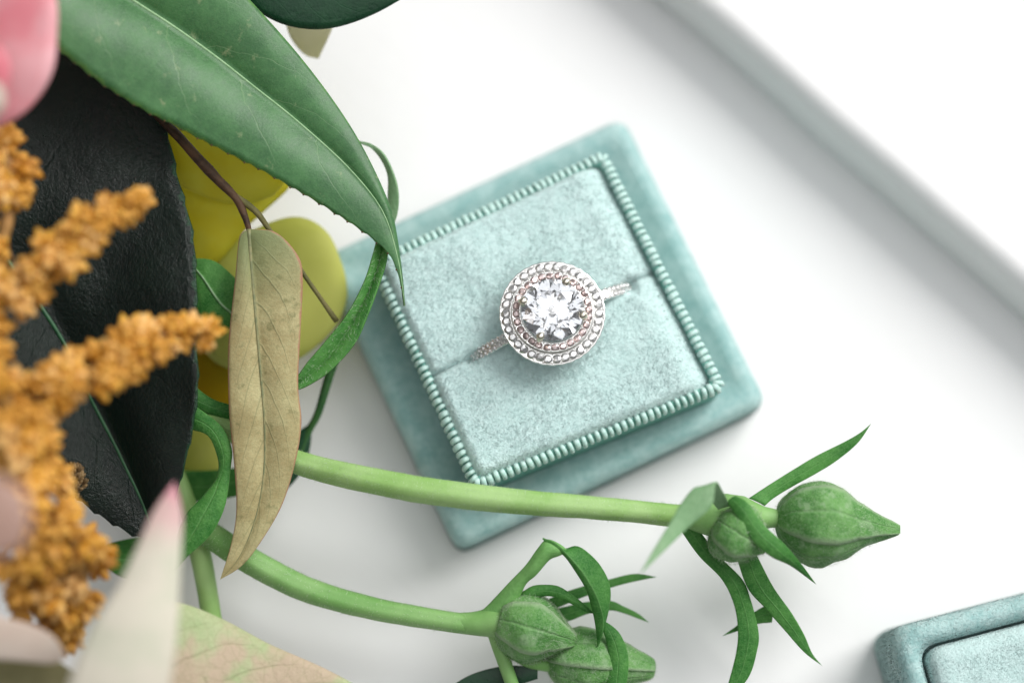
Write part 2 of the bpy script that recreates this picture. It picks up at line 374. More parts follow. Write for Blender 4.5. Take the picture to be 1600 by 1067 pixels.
# second box, mostly out of the picture
c0 = at(1388, 982, 19)[:2]; ang = math.radians(14.5)
ex, ey = np.array([math.cos(ang), math.sin(ang)]), np.array([math.sin(ang), -math.cos(ang)])
Q2 = np.array([c0, c0+ex*50, c0+ex*50+ey*50, c0+ey*50])
box2 = thing('ring_box', 'teal velvet box without a ring, cut off at the bottom right corner', 'ring box', (Q2[:, 0].mean(), Q2[:, 1].mean(), 0), 'velvet ring boxes')
V, F = stack(Q2, [(.8, .05, 3), (0, 1.2, 3.5), (0, 16, 3.5), (.3, 17.6, 3.5), (1.2, 18.8, 3.2), (2.2, 19.1, 3), (3.2, 18.6, 3), (3.9, 17, 3), (4.1, 14, 3)], n=240)
V = V+np.c_[np.zeros((len(V), 2)), wob(V, .2, .3, 8)*(V[:, 2] > 5)]
make('box_body', V, F, VEL_B, box2)
Ph, Nh = sample_surface(V, F[:-2], 60000); a1 = wob(Ph, .15, 3, 4); fl = np.stack([np.cos(a1), np.sin(a1), -.2+0*a1], -1)
hairs('velvet_pile', Ph, Nh, PILE_B, box2, .7, .13, lean=.45, flow=fl, jit=.25)
V, F = stack(Q2, [(4.4, 13, 3), (4.4, 17, 3), (4.7, 18.6, 3), (5.6, 19.5, 3), (7, 19.7, 3), (9, 19.3, 3), (14, 19, 3), (20, 19, 3)], n=240)
V = V+np.c_[np.zeros((len(V), 2)), wob(V, .2, .4, 9)*(V[:, 2] > 15)]
make('cushion_pad', V, F, VEL_C, box2)
Ph, Nh = sample_surface(V, F[:-2], 60000); fl = np.tile(np.array([[.2, -1, 0]]), (60000, 1))
hairs('velvet_pile', Ph, Nh, PILE_C, box2, .9, .13, lean=.6, flow=fl, jit=.2)

# ------------------------------------------------------------------ the ring
def brilliant(name, mat):
    a8 = [k*math.pi/4 for k in range(8)]; h = math.pi/8; V = []; zt = .33
    pt = lambda r, a, z: V.append((r*math.cos(a), r*math.sin(a), z))
    for a in a8: pt(.56, a, zt)                               # table 0-7
    for a in a8: pt(.80, a+h, zt*(1-.80*math.cos(h))/(1-.56)) # bezel/star 8-15
    for k in range(16): pt(1, k*h, 0)                         # girdle 16-31
    for k in range(16): pt(1, k*h, -.05)                      # girdle 32-47
    for a in a8: pt(.22, a+h, -.05-.84*(1-.22*math.cos(h)))   # 48-55
    V.append((0, 0, -.89)); F = [list(range(8))]
    for k in range(8):
        k1 = (k+1) % 8; g0, g1, g2 = 16+2*k, 17+2*k, 16+(2*k+2) % 16
        F += [[k, 8+k, k1], [k, 8+(k-1) % 8, g0, 8+k], [8+k, g0, g1], [8+k, g1, g2]]
        F += [[g0, g0+16, g1+16, g1], [g1, g1+16, g2+16, g2]]
        F += [[48+k, g1+16, g0+16], [48+k, g2+16, g1+16], [g0+16, 48+(k-1) % 8, 56, 48+k]]
    me = bpy.data.meshes.new(name); me.from_pydata((np.array(V)*S).tolist(), [], F); me.materials.append(mat)
    import bmesh
    b = bmesh.new(); b.from_mesh(me); bmesh.ops.recalc_face_normals(b, faces=b.faces); b.to_mesh(me); b.free(); return me
HC = at(863, 489, 26); SD = unit(np.r_[at(983, 447, 20)[:2]-at(738, 558, 20)[:2], 0]); SN = np.array([-SD[1], SD[0], 0])
mid = (at(983, 447, 20)+at(738, 558, 20))/2
ring = thing('engagement_ring', 'white gold ring with round diamond in a double halo, standing in the box slot', 'ring', (HC[0], HC[1], 1.5))
def ico(c, r, sq=1.0, k=2):
    import bmesh
    b = bmesh.new(); bmesh.ops.create_icosphere(b, subdivisions=k, radius=1); V = np.array([v.co for v in b.verts]); F = [[v.index for v in f.verts] for f in b.faces]; b.free()
    return V*np.array([r, r, r*sq])+c, F
def lathe(prof, c, n=96, scal=0, cnt=32):
    V = []
    for k in range(n):
        a = 2*math.pi*k/n; sc = 1+scal*abs(math.sin(a*cnt/2))
        for r, z in prof: V.append(c+np.array([r*math.cos(a)*(sc if r > 7.5 else 1), r*math.sin(a)*(sc if r > 7.5 else 1), z]))
    m = len(prof); F = []
    for k in range(n):
        for j in range(m): F.append([k*m+j, ((k+1) % n)*m+j, ((k+1) % n)*m+(j+1) % m, k*m+(j+1) % m])
    return np.array(V), F
# band: an upright hoop lying along the slot
RC = np.array([mid[0], mid[1], 12.6]); ra, rb = 15.3, 11.6
th = np.linspace(0, 2*np.pi, 97)[:-1]
hoop = RC+SD*np.cos(th)[:, None]*ra+np.array([0, 0, 1.])*np.sin(th)[:, None]*rb
lean = (HC[:2]-mid[:2])@SN[:2]; hoop = hoop+SN*((hoop[:, 2:3]-20)/6*0.0)
V = []
for k in range(96):
    t_ = unit(hoop[(k+1) % 96]-hoop[k-1]); o_ = np.cross(SN, t_); o_ = o_ if o_@(hoop[k]-RC) > 0 else -o_
    for (a, b) in ((-.85, -.55), (-.88, .35), (-.7, .6), (-.35, .5), (0, .55), (.35, .5), (.7, .6), (.88, .35), (.85, -.55)): V.append(hoop[k]+SN*a+o_*b)
F = grid_faces(97, 9, wrap=True); F = [[i % (96*9) for i in f] for f in F]
band = make('band', np.array(V), F, GOLD, ring)
stone_me, pink_me, dia_me = brilliant('pave_stone', PAVE), brilliant('pink_stone', PINK), brilliant('centre_diamond', DIAMOND)
def stone(name, me, p, r, nrm, parent, spin=0):
    o = place(name, me, parent); o.location = (p-ORIGIN[ring])*S; o.scale = (r, r, r)
    q = Vector(nrm).to_track_quat('Z', 'Y'); o.rotation_mode = 'QUATERNION'
    from mathutils import Quaternion
    o.rotation_quaternion = q @ Quaternion((0, 0, 1), spin); return o
beads = []
for sgn in (0, 1):
    for j in range(8):
        a = math.radians(58-j*3.9) if sgn == 0 else math.radians(122+j*3.9)
        p = RC+SD*math.cos(a)*ra+np.array([0, 0, 1.])*math.sin(a)*rb
        o_ = unit(SD*math.cos(a)/ra+np.array([0, 0, 1.])*math.sin(a)/rb)
        for s_ in (-.43, .43):
            stone('band_stone', stone_me, p+o_*.62+SN*s_, .40, o_, band, rng.random()*3)
        for s_ in (-.85, 0, .85): beads.append(ico(p+o_*.62+SN*s_+np.cross(SN, o_)*.45, .15, k=1))
    # smaller pave stones set into both cheeks of the band
V, F = merge(beads); make('band_bead', V, F, GOLD, band)
# outer halo
prof = [(6.15, -.1), (6.15, -1.2), (7.4, -1.7), (7.95, -1.1), (8.12, -.3), (8.05, -.1), (7.85, -.12), (7.7, -.2), (6.75, -.2), (6.55, -.1)]
V, F = lathe(prof, HC, 192, .012, 34); halo = make('outer_halo', V, F, GOLD, ring)
beads = []
for k in range(34):
    a = 2*math.pi*k/34; d = np.array([math.cos(a), math.sin(a), 0])
    stone('halo_stone', stone_me, HC+d*7.2+np.array([0, 0, .06]), .70, unit(np.array([0, 0, 1.])+d*.08+rng.normal(size=3)*.17), halo, rng.random()*3)
    a2 = a+math.pi/34; d = np.array([math.cos(a2), math.sin(a2), 0])
    for r_, s_ in ((7.8, .14), (6.58, .12)): beads.append(ico(HC+d*r_+np.array([0, 0, .12]), s_, k=1))
V, F = merge(beads); make('halo_bead', V, F, GOLD, halo)
# inner halo of blush stones, a step higher
H2 = HC+np.array([0, 0, 1.1])
V, F = lathe([(4.7, -.1), (4.7, -1.6), (6.1, -1.6), (6.3, -.1), (6.2, .05), (6.05, -.1), (5.2, -.1), (5.0, .05)], H2, 128); h2 = make('inner_halo', V, F, GOLD, ring)
beads = []
for k in range(28):
    a = 2*math.pi*(k+.3)/28; d = np.array([math.cos(a), math.sin(a), 0])
    stone('pink_stone', pink_me, H2+d*5.6+np.array([0, 0, .05]), .60, unit(np.array([0, 0, 1.])+d*.05+rng.normal(size=3)*.17), h2, rng.random()*3)
    a2 = a+math.pi/28; d = np.array([math.cos(a2), math.sin(a2), 0])
    for r_ in (6.08, 5.12): beads.append(ico(H2+d*r_+np.array([0, 0, .1]), .15, k=1))
V, F = merge(beads); make('halo_bead', V, F, GOLD, h2)
CD = HC+np.array([0, 0, 2.6])
cd = stone('centre_diamond', dia_me, CD, 4.85, np.array([0, 0, 1.]), ring, .3)
tube('gallery_post', np.array([HC+np.array([0, 0, -3.2]), HC+np.array([0, 0, -1.2])]), [2.4, 3.6], GOLD, ring, n=8)
for ang in (165, 64, -12, -114):
    d = np.array([math.cos(math.radians(ang)), math.sin(math.radians(ang)), 0])
    Vp, Fp, _ = tube_geo(np.array([HC+d*4.0+np.array([0, 0, -1.5]), HC+d*4.9+np.array([0, 0, .6]), CD+d*5.12+np.array([0, 0, -.2]), CD+d*4.85+np.array([0, 0, .55])]), [.4, .42, .42, .42], ns=10, n=18)
    V, F = merge([(Vp, Fp), ico(CD+d*4.66+np.array([0, 0, .72]), .66, .85)]); make('prong', V, F, PRONG, ring)

# ------------------------------------------------------------------ leaves and flowers
G_BIG = leaf_mat('green_leaf_skin', (.028, .110, .032), (.058, .180, .056), (.20, .32, .16), .40, .40, 6, 1.5, .018, .4, .30, .02, .13, (.09, .22, .05), .10, ((.33, .38, .20), .38, .60, .6), grain=.15, fine=.7, estart=.965)
G_DARK = leaf_mat('dark_leaf_skin', (.0015, .006, .004), (.003, .012, .007), (.003, .009, .006), .22, .38, 7, 1.6, .03, .5, 1.1, .03, .55, (.01, .05, .02), 0, fine=1.2, estart=.97, lb=.3)
G_TOP = leaf_mat('deep_green_leaf_skin', (.006, .036, .016), (.014, .062, .026), (.02, .09, .04), .30, .35, 7, 1.6, .03, .4, .5, .03, .2, None, .05)
G_LIS = leaf_mat('downy_leaf_skin', (.028, .165, .024), (.10, .305, .065), (.19, .40, .14), .52, .25, 3, 2.2, .05, .35, 1.2, .10, .35, (.12, .34, .08), .22, grain=.35, estart=.93, para=1)
G_PALE = leaf_mat('pale_green_leaf_skin', (.20, .38, .18), (.30, .48, .27), (.4, .56, .36), .5, .35, 3, 2.0, .08, .3, 1.2, .15, .35, None, .2)
EUC = leaf_mat('faded_leaf_skin', (.40, .33, .155), (.53, .48, .25), (.16, .19, .09), .55, .3, 9, 2.6, .06, .45, 1.6, .12, .22, (.42, .20, .13), .15, ((.17, .18, .07), .5, .55, .6), (.13, .19, .07), grain=.35, estart=.94)
VAR = leaf_mat('blushed_leaf_skin', (.40, .50, .25), (.50, .55, .32), (.30, .30, .15), .55, .3, 6, 2, .06, .3, .5, .2, .4, None, .15, ((.62, .40, .34), .06, .42, .62))
RIBG = simple('midrib_green', (.20, .36, .17), (.27, .43, .23), 1, .5)
RIBD = simple('midrib_dark', (.012, .07, .026), (.025, .11, .04), 1, .45)
RIBE = simple('midrib_olive', (.15, .17, .08), (.24, .23, .11), 1, .5)
TOOTH = simple('brown_tooth', (.05, .02, .01), (.10, .05, .02), 1, .6)
STEM = simple('downy_stem_skin', (.26, .46, .13), (.34, .53, .20), .12, .5, .35, .25, 3, .05)
STEMB = simple('green_stem_skin', (.17, .37, .10), (.24, .44, .15), .12, .5, .35, .2, 3, .05)
STEMD = simple('dark_stem_skin', (.02, .08, .02), (.04, .12, .03), .5, .5)
TWIG = simple('brown_twig_skin', (.022, .012, .007), (.085, .045, .022), .35, .6, .3, .5, 2)
TWIGG = simple('olive_twig_skin', (.10, .10, .03), (.16, .14, .05), .35, .6, .3, .5, 2)
FUZZ = simple('plant_down', (.55, .68, .48), (.7, .8, .62), 1, .6, .3, trans=.4)
BUD = leaf_mat('bud_skin', (.045, .20, .030), (.17, .38, .11), (.30, .48, .24), .55, .25, 4, 1.5, .05, .3, 1.6, .18, .5, (.40, .55, .33), .15, blotch=((.30, .45, .25), .45, .50, .65), grain=.6, estart=.72, para=1)
YEL = simple('yellow_petal_skin', (.74, .64, .02), (.78, .74, .09), .06, .6, .2, trans=.35, sheen=.1)
YELG = simple('lime_petal_skin', (.62, .64, .13), (.70, .71, .20), .06, .6, .2, trans=.35)
YELO = simple('amber_petal_skin', (.55, .36, .01), (.58, .44, .02), .06, .6, .2, trans=.35)
PINKP = simple('pink_petal_skin', (.88, .33, .38), (.92, .55, .58), .09, .6, .2, trans=.3)
PINKD = simple('rose_petal_skin', (.80, .20, .27), (.84, .34, .38), .1, .6, .2, trans=.3)
CREAM = NT('cream_leaf_skin'); _uv = CREAM.n('SeparateXYZ', {0: CREAM.n('TexCoord').outputs['UV']})
_c = CREAM.mix(CREAM.ss(_uv.outputs[0], .02, .36), (.66, .33, .37), (.70, .66, .56)); _c = CREAM.mix(CREAM.math('MULTIPLY', CREAM.ss(CREAM.noise(CREAM.mm(), .15, 3), .45, .65), .5), _c, (.58, .60, .47))
CREAM.p(color=_c, rough=.6, spec=.2); CREAM.translucent(.25, _c); CREAM = CREAM.m
OLIVE = simple('olive_leaf_skin', (.13, .12, .045), (.20, .18, .08), .1, .55)
MAUVE = simple('mauve_petal_skin', (.46, .27, .21), (.52, .34, .28), .1, .6, trans=.2)
BLUSH = simple('blush_petal_skin', (.62, .50, .42), (.66, .56, .48), .1, .6, trans=.2)

def th1(name, label, cat, px, py, dz, group=None): return thing(name, label, cat, atf(px, py, dz), group)
# big green leaf across the top
g = th1('green_leaf', 'large matte green leaf with pale midrib and toothed edge, its tip over the box corner', 'leaf', 60, -120, 0)
b = leaf('blade', [(60, -120, 9), (200, -130, 5), (320, -70, 2), (390, 0, 1), (470, 90, 0), (540, 185, -.5), (590, 275, -.5), (617, 345, -.5), (626, 410, -.3), (632, 478, 0)],
     [(60, -120, 9), (20, -60, 12), (40, 20, 11), (90, 74, 10), (205, 160, 7), (320, 219, 4.5), (455, 292, 2), (540, 343, 1), (600, 388, .6), (621, 425, .4), (632, 478, 0)], G_BIG, g,
     M=[(60, -120, 7), (120, -65, 5), (205, 0, 3), (300, 62, 1.5), (400, 138, .5), (480, 203, 0), (550, 268, 0), (598, 330, .3), (621, 400, .4), (632, 478, 0)], nu=160, nv=25, cup=.045, teeth=(1, .40, 34), wave=(.09, .7), groove=.1)
midrib('midrib', b, RIBG, g, .30, .10, lift=-.03)
T, n_ = o_data[b]; parts = []
for k in range(8, 33): 
    i = min(158, int((k+.98)/34*159)); parts.append(ico(T[i, -1], .17, k=1))
V, F = merge(parts); make('leaf_tooth', V, F, TOOTH, g)
# dark glossy leaf
g = th1('glossy_leaf', 'nearly black glossy leaf with green midrib behind the orange plume', 'leaf', -60, 300, 0)
b = leaf('blade', [(-60, 300, -1), (-20, 150, -3), (60, 60, -4), (160, 90, -4), (235, 165, -3), (275, 260, -1), (303, 390, 2.5), (308, 560, 4), (303, 640, 4), (288, 725, 2), (270, 790, -1), (243, 845, -2)],
     [(-60, 300, -1), (-120, 420, 4), (-80, 600, 4.5), (0, 690, 2), (80, 745, 0), (140, 793, -1), (205, 833, -2), (243, 845, -2)], G_DARK, g,
     M=[(-60, 300, -1), (-10, 375, -2), (64, 480, -3.5), (106, 547, -4), (148, 637, -4), (191, 718, -3.5), (223, 785, -3), (243, 845, -2)], nu=150, nv=31, cup=.035, teeth=(2, .5, 22), wave=(.10, 1.1), groove=.2)
midrib('midrib', b, RIBD, g, .5, .2, lift=.05)
# deep green leaf at the top edge
g = th1('green_leaf', 'dark green leaf cut by the top edge above the white sill', 'leaf', 330, -60, 0)
leaf('blade', [(330, -60, -3), (480, -90, -3), (600, -60, -3), (660, -20, -3)], [(330, -60, -3), (380, 0, -3), (430, 34, -3), (480, 46, -3), (530, 42, -3), (590, 20, -3), (660, -20, -3)], G_TOP, g, cup=.08)
g = th1('pale_leaf', 'small cream leaf end under the dark leaf at the top edge', 'leaf', 470, 20, -10)
leaf('blade', [(440, 0, -10), (480, 10, -10), (520, 25, -10), (512, 60, -10), (498, 92, -12)], [(440, 0, -10), (450, 50, -10), (465, 75, -11), (480, 88, -12), (498, 92, -12)], simple('straw_leaf_skin', (.80, .77, .55), (.84, .81, .62), .2, .6, trans=.5), g)
# yellow flower, low behind the leaves
g = th1('yellow_flower', 'yellow-green flower with broad smooth petals tucked low behind the leaves', 'flower', 340, 430, -18)
def petal(L, R, m, **k): return leaf('petal', L, R, m, g, cup=k.pop('cup', .09), thick=.4, wave=(.05, .8), **k)
petal([(190, 150, -9), (300, 165, -8), (400, 225, -7), (446, 272, -8), (425, 306, -10)], [(190, 150, -9), (230, 250, -9), (290, 295, -8), (360, 318, -8), (425, 306, -10)], YEL)
petal([(230, 230, -13), (350, 255, -12), (430, 265, -11), (457, 285, -12), (413, 331, -12), (378, 362, -12), (337, 404, -13)], [(230, 230, -13), (245, 330, -13), (280, 400, -12), (310, 418, -12), (337, 404, -13)], YEL)
petal([(300, 480, -14), (337, 404, -14), (400, 358, -13), (464, 339, -13), (512, 364, -13), (539, 430, -14)], [(300, 480, -14), (330, 560, -13), (400, 582, -12), (468, 560, -13), (520, 515, -13), (541, 470, -14), (539, 430, -14)], YELG)
petal([(260, 500, -17), (340, 520, -16), (420, 560, -16)], [(260, 500, -17), (280, 620, -17), (340, 660, -16), (410, 640, -16), (420, 560, -16)], YELO)
petal([(255, 630, -14), (320, 640, -14), (350, 690, -13), (346, 738, -13)], [(255, 630, -14), (262, 700, -14), (290, 742, -13), (346, 738, -13)], YELG)
petal([(240, 380, -16), (330, 400, -16), (400, 470, -16), (420, 560, -16)], [(240, 380, -16), (240, 480, -16), (300, 560, -16), (420, 560, -16)], YEL)
# faded eucalyptus sprig
g = th1('faded_sprig', 'brown twig with one long faded olive leaf hanging beside the box', 'leaf sprig', 235, 160, 0)
tube('twig', AF([(215, 140, -2), (245, 178, -1), (290, 226, 0), (340, 281, 0), (370, 312, 0), (383, 340, 0), (391, 366, .2)]), [.65, .8, .75, .9, .6, .45], TWIG, g, lump=.25)
tube('side_twig', AF([(366, 305, -.2), (400, 331, -.6), (425, 365, -1), (452, 395, -1.5), (472, 425, -2), (500, 465, -3), (526, 502, -4)]), [.5, .5, .42, .4, .35, .4], TWIGG, g, lump=.3)
b = leaf('blade', [(389, 358, 0), (374, 372, 0), (367, 440, .3), (357, 540, .5), (358, 640, .6), (367, 740, .5), (369, 800, .3), (361, 850, .2), (344, 905, 0)],
     [(389, 358, 0), (430, 363, 0), (464, 397, -.5), (473, 432, -.5), (470, 510, -.3), (466, 600, 0), (471, 660, 0), (462, 720, 0), (440, 790, 0), (405, 850, 0), (376, 885, 0), (344, 905, 0)], EUC, g,
     M=[(389, 358, 0), (393, 420, -.2), (400, 500, 0), (407, 580, .1), (413, 660, .2), (412, 740, .1), (399, 810, 0), (374, 870, 0), (344, 905, 0)], nu=120, nv=21, cup=.05, wave=(.16, .6), groove=.1, off=.8)
midrib('midrib', b, RIBE, g, .34, .08, lift=-.02)
# downy curved leaf over the box edge
g = th1('curved_leaf', 'narrow downy green leaf curving from the big leaf tip past the box corner', 'leaf', 597, 370, 0)
b = leaf('blade', [(592, 360, -1.5), (582, 398, -1), (568, 440, -.5), (541, 490, 0), (506, 535, 0), (480, 566, 0), (462, 590, 0), (430, 612, 0)], [(608, 372, -1.5), (604, 410, -1), (591, 452, -.5), (577, 490, 0), (556, 536, 0), (520, 577, 0), (490, 598, 0), (462, 610, 0), (430, 612, 0)], G_LIS, g,
     M=[(600, 365, -2), (594, 405, -2), (580, 447, -1.6), (558, 490, -1.2), (528, 538, -1), (498, 575, -1), (466, 598, -.6), (430, 612, 0)], nu=70, cup=.05)
T, n_ = o_data[b]; k = rng.choice(T.shape[0]*T.shape[1], 500); hairs('leaf_down', T.reshape(-1, 3)[k], n_.reshape(-1, 3)[k], FUZZ, g, .8, .05, lean=.5, flow=np.array([[.5, .8, 0]]))
g = th1('curled_leaf', 'thin curled green leaf looping out behind the big leaf above the box', 'leaf', 575, 222, -3)
leaf('blade', [(560, 220, -6), (582, 226, -5), (600, 242, -4), (614, 270, -4), (622, 300, -4), (621, 335, -5), (608, 365, -6)], [(560, 224, -6), (580, 232, -5), (596, 250, -5), (606, 275, -5), (606, 305, -5), (606, 335, -5), (606, 365, -6)], G_PALE, g)
g = th1('small_leaf', 'small veined green leaf between the dark leaf and the faded leaf', 'leaf', 300, 490, -4)
b = leaf('blade', [(390, 520, -4), (385, 460, -4), (352, 420, -4), (325, 405, -4), (290, 405, -5)], [(390, 520, -4), (350, 512, -4), (318, 505, -4), (300, 470, -4), (290, 405, -5)], G_LIS, g, cup=.1)
midrib('midrib', b, RIBG, g, .25, .1)
# dark stem and leaf low behind
g = th1('dark_stem', 'thin dark green stem with a small leaf in the shadow left of the box', 'stem', 512, 590, -10)
tube('stem', AF([(530, 540, -8), (512, 595, -9), (497, 645, -10), (482, 675, -11), (468, 720, -11)]), [.75, .7, .6, .5], STEMD, g)
leaf('leaf', [(486, 660, -11), (486, 690, -11), (478, 725, -11), (462, 750, -11), (440, 772, -11)], [(486, 660, -11), (462, 680, -11), (450, 720, -11), (445, 750, -11), (440, 772, -11)], G_TOP, g)

def bud(parent, base, tip, rad, prof, mat=None, nsep=5, roll=0.0, sep_gap=.12):
    a, c = np.asarray(base, float), np.asarray(tip, float); ax = unit(c-a); ln = np.linalg.norm(c-a)
    x = unit(np.cross(ax, [0, 0, 1.])); y = np.cross(x, ax)
    pt = np.array(prof); q = cr(np.c_[pt, np.zeros(len(pt))], 36)[:, :2]
    def surf(u0, k, ph, nph, r_off, lip=0):
        V = []
        for (s, r) in q:
            for f in np.linspace(-1, 1, nph):
                wdt = k; an = ph+f*wdt
                rr = r*rad+r_off*(1+(.7*lip*abs(f)**3))
                dd = x*math.cos(an)+y*math.sin(an); pp = a+ax*ln*s+dd*rr
                V.append(pp+dd*(mnoise.noise(Vector(pp*.35))*.45+mnoise.noise(Vector(pp*1.3))*.12)*min(1, r*1.5))
        return np.array(V)
    nph = 30; V = []
    for (s, r) in q:
        for j in range(nph):
            an = 2*math.pi*j/nph; V.append(a+ax*ln*s+(x*math.cos(an)+y*math.sin(an))*r*rad*(1+.03*math.cos(nsep*an)))
    F = grid_faces(36, nph, wrap=True)+[list(range(nph))[::-1], [35*nph+j for j in range(nph)]]
    uv = np.array([(i/35, .5+.0*j) for i in range(36) for j in range(nph)])
    bd = make('bud', np.array(V), F, mat or BUD, parent, uv)
    for k in range(nsep):
        ph = roll+2*math.pi*k/nsep; kk = math.pi/nsep*(1.2)
        T = surf(0, kk, ph, 11, .2+.22*(k % 2), .9); B = surf(0, kk, ph, 11, .0, .8); N = len(T)
        rim = list(range(11))+[i*11+10 for i in range(1, 36)]+[35*11+j for j in range(9, -1, -1)]+[i*11 for i in range(34, 0, -1)]
        F = grid_faces(36, 11, flip=True)+grid_faces(36, 11, N)+[[p, q_, q_+N, p+N] for p, q_ in zip(rim, rim[1:]+rim[:1])]
        uv = np.tile(np.array([(i/35, j/10) for i in range(36) for j in range(11)]), (2, 1))
        make('sepal', np.vstack([T, B]), F, mat or BUD, bd, uv)
    P_, N_ = sample_surface(np.array(V), grid_faces(36, nph, wrap=True), 2200); ctr = (a+c)/2
    N_ = N_*np.sign(((P_-ctr)*N_).sum(1))[:, None]
    hairs('bud_down', P_+N_*.3, N_, FUZZ, bd, .6, .045, lean=.4, flow=ax[None], jit=.5)
    return bd
TEAR = [(0, .0), (.02, .33), (.10, .68), (.24, .95), (.37, 1.0), (.53, .82), (.69, .50), (.83, .27), (.94, .14), (1.0, .05)]
ROUND = [(0, .0), (.03, .45), (.15, .85), (.38, 1.0), (.6, .92), (.8, .58), (.92, .25), (1.0, .03)]
def downy_stem(parent, path, rad, mat=STEM, n=90, fz=2200):
    P = AF(path); V, F, uv = tube_geo(P, rad, ns=30, n=n, lump=.04); c3 = np.repeat(V.reshape(n, 30, 3).mean(1), 30, axis=0); ph_ = np.tile(np.arange(30), n)*2*np.pi/30; V = c3+(V-c3)*(1+.035*np.cos(5*ph_+np.repeat(np.linspace(0, 1.5, n), 30))+.02*np.cos(9*ph_))[:, None]
    s = make('stem', V, F, mat, parent, uv)
    P_, N_ = sample_surface(V, F[:-2], fz); ce = cr(P, 200); k = np.argmin(((P_[:, None]-ce[None])**2).sum(-1), 1); N_ = unit(P_-ce[k])
    hairs('stem_down', P_, N_, FUZZ, s, .50, .065, lean=.35, flow=unit(rng.normal(size=(fz, 3))), jit=.5); return s

# ---- first flower stem, lying over the box's near corner
g = th1('flower_stem', 'pale green downy stem lying across the box corner, ending in a fat pointed bud', 'flower stem', 640, 760, 2, 'budding flower stems')
downy_stem(g, [(285, 628, -5), (330, 655, -4.5), (400, 690, -3.5), (470, 723, -2), (560, 746, 1), (680, 768, 2.6), (800, 782, 2.4), (920, 792, 1.8), (1000, 799, 1.2), (1060, 805, .8), (1120, 805, .5)], [1.7, 1.75, 1.8, 1.95, 2.05, 2.0, 1.9, 1.75, 1.7, 1.9], fz=3800)
tube('calyx', AF([(1075, 806, .5), (1110, 808, .5), (1150, 808, .3), (1190, 808, 0), (1225, 811, 0)]), [1.8, 2.9, 3.6, 3.3, 1.7, 1.3], STEMB, g, n=30, ns=20, lump=.1)
bud(g, atf(1212, 812, 0), atf(1405, 829, -1), 6.3, TEAR, roll=.5)
bud(g, atf(1118, 812, 2), atf(1196, 860, 2.5), 4.5, ROUND, roll=.2)
lf = lambda L, R, m=G_LIS, **k: leaf('leaf', L, R, m, g, **k)
lf([(1122, 795, 4), (1100, 768, 9), (1086, 760, 11), (1064, 786, 12), (1050, 812, 13), (1020, 860, 15), (1000, 897, 17)], [(1140, 790, 4), (1130, 768, 8), (1118, 752, 11), (1112, 790, 12), (1078, 822, 12.5), (1036, 862, 15), (1000, 897, 17)], G_PALE, nu=60)
b = lf([(1170, 778, 0), (1204, 756, -1), (1236, 736, -1.5), (1276, 712, -2), (1320, 690, -2), (1344, 676, -2), (1361, 662, -2)], [(1195, 790, 0), (1210, 777, -1), (1236, 761, -1.5), (1276, 739, -2), (1308, 719, -2), (1340, 692, -2), (1361, 662, -2)])
lf([(1136, 785, 5), (1152, 808, 6.5), (1176, 845, 6.5), (1204, 869, 6), (1236, 884, 4), (1275, 912, 1)], [(1150, 775, 5), (1168, 785, 6.5), (1190, 816, 6.5), (1224, 848, 6), (1250, 878, 4), (1275, 912, 1)], cup=.15)
lf([(1062, 826, 0), (1092, 868, -1), (1128, 905, -1.5), (1147, 945, -2), (1153, 985, -2), (1150, 1020, -2), (1138, 1067, -2), (1128, 1100, -2)], [(1088, 822, 0), (1122, 866, -1), (1160, 905, -1.5), (1173, 937, -2), (1185, 985, -2), (1183, 1015, -2), (1168, 1060, -2), (1128, 1100, -2)], nu=60)
lf([(1150, 868, 0), (1168, 918, -1), (1196, 950, -1.5), (1224, 982, -2), (1256, 1018, -2), (1285, 1040, -2)], [(1182, 866, 0), (1208, 916, -1), (1236, 956, -1.5), (1256, 990, -2), (1269, 1020, -2), (1285, 1040, -2)])
lf([(1210, 938, -4), (1180, 955, -4), (1150, 978, -4), (1129, 993, -4)], [(1206, 972, -4), (1180, 975, -4), (1150, 986, -4), (1129, 993, -4)])
# curled leaf at the stem's hidden node
lf([(296, 628, -1), (344, 664, 0), (361, 700, .5), (360, 728, .5), (355, 774, .8), (345, 808, 1), (325, 840, 1), (285, 875, 1), (262, 890, 1)], [(296, 670, -1), (325, 681, 0), (339, 712, 0), (341, 734, 0), (334, 753, 0), (313, 779, .5), (291, 803, .8), (275, 840, 1), (262, 890, 1)], nu=80, cup=.12)
b = lf([(300, 600, -3), (330, 622, -3), (360, 632, -3), (400, 640, -3)], [(300, 640, -3), (330, 648, -3), (360, 655, -3), (400, 662, -3)], G_LIS, cup=.15)

# ---- second flower stem
g = th1('flower_stem', 'green stem below the box ending in two dark green buds among curling leaves', 'flower stem', 560, 945, -3, 'budding flower stems')
downy_stem(g, [(300, 815, -6), (340, 842, -5), (400, 880, -4), (480, 920, -3.5), (580, 949, -3), (680, 967, -2.5), (745, 976, -2.2), (775, 976, -2.2)], [2.0, 2.05, 2.0, 1.85, 1.7, 1.6, 1.5], STEMB)
tube('calyx', AF([(708, 971, -2.4), (728, 973, -2.3), (748, 973, -2.1), (775, 972, -2), (800, 980, -2)]), [1.3, 1.72, 2.1, 2.8, 2.4], STEMB, g, n=24, ns=18, lump=.12)
tube('pedicel', AF([(770, 978, -2), (780, 1010, -2), (792, 1045, -2), (806, 1085, -2)]), [1.2, 1.1, 1.0], STEMB, g)
tube('pedicel', AF([(800, 1020, -3), (830, 1035, -4), (870, 1040, -4)]), [.9, .9, 1.1], STEMB, g)
bud(g, atf(778, 968, -1.5), atf(899, 1002, -2), 5.1, [(0, .48), (.1, .76), (.3, .98), (.45, 1.0), (.6, .85), (.78, .52), (.9, .3), (.97, .17), (1, .05)], roll=.3)
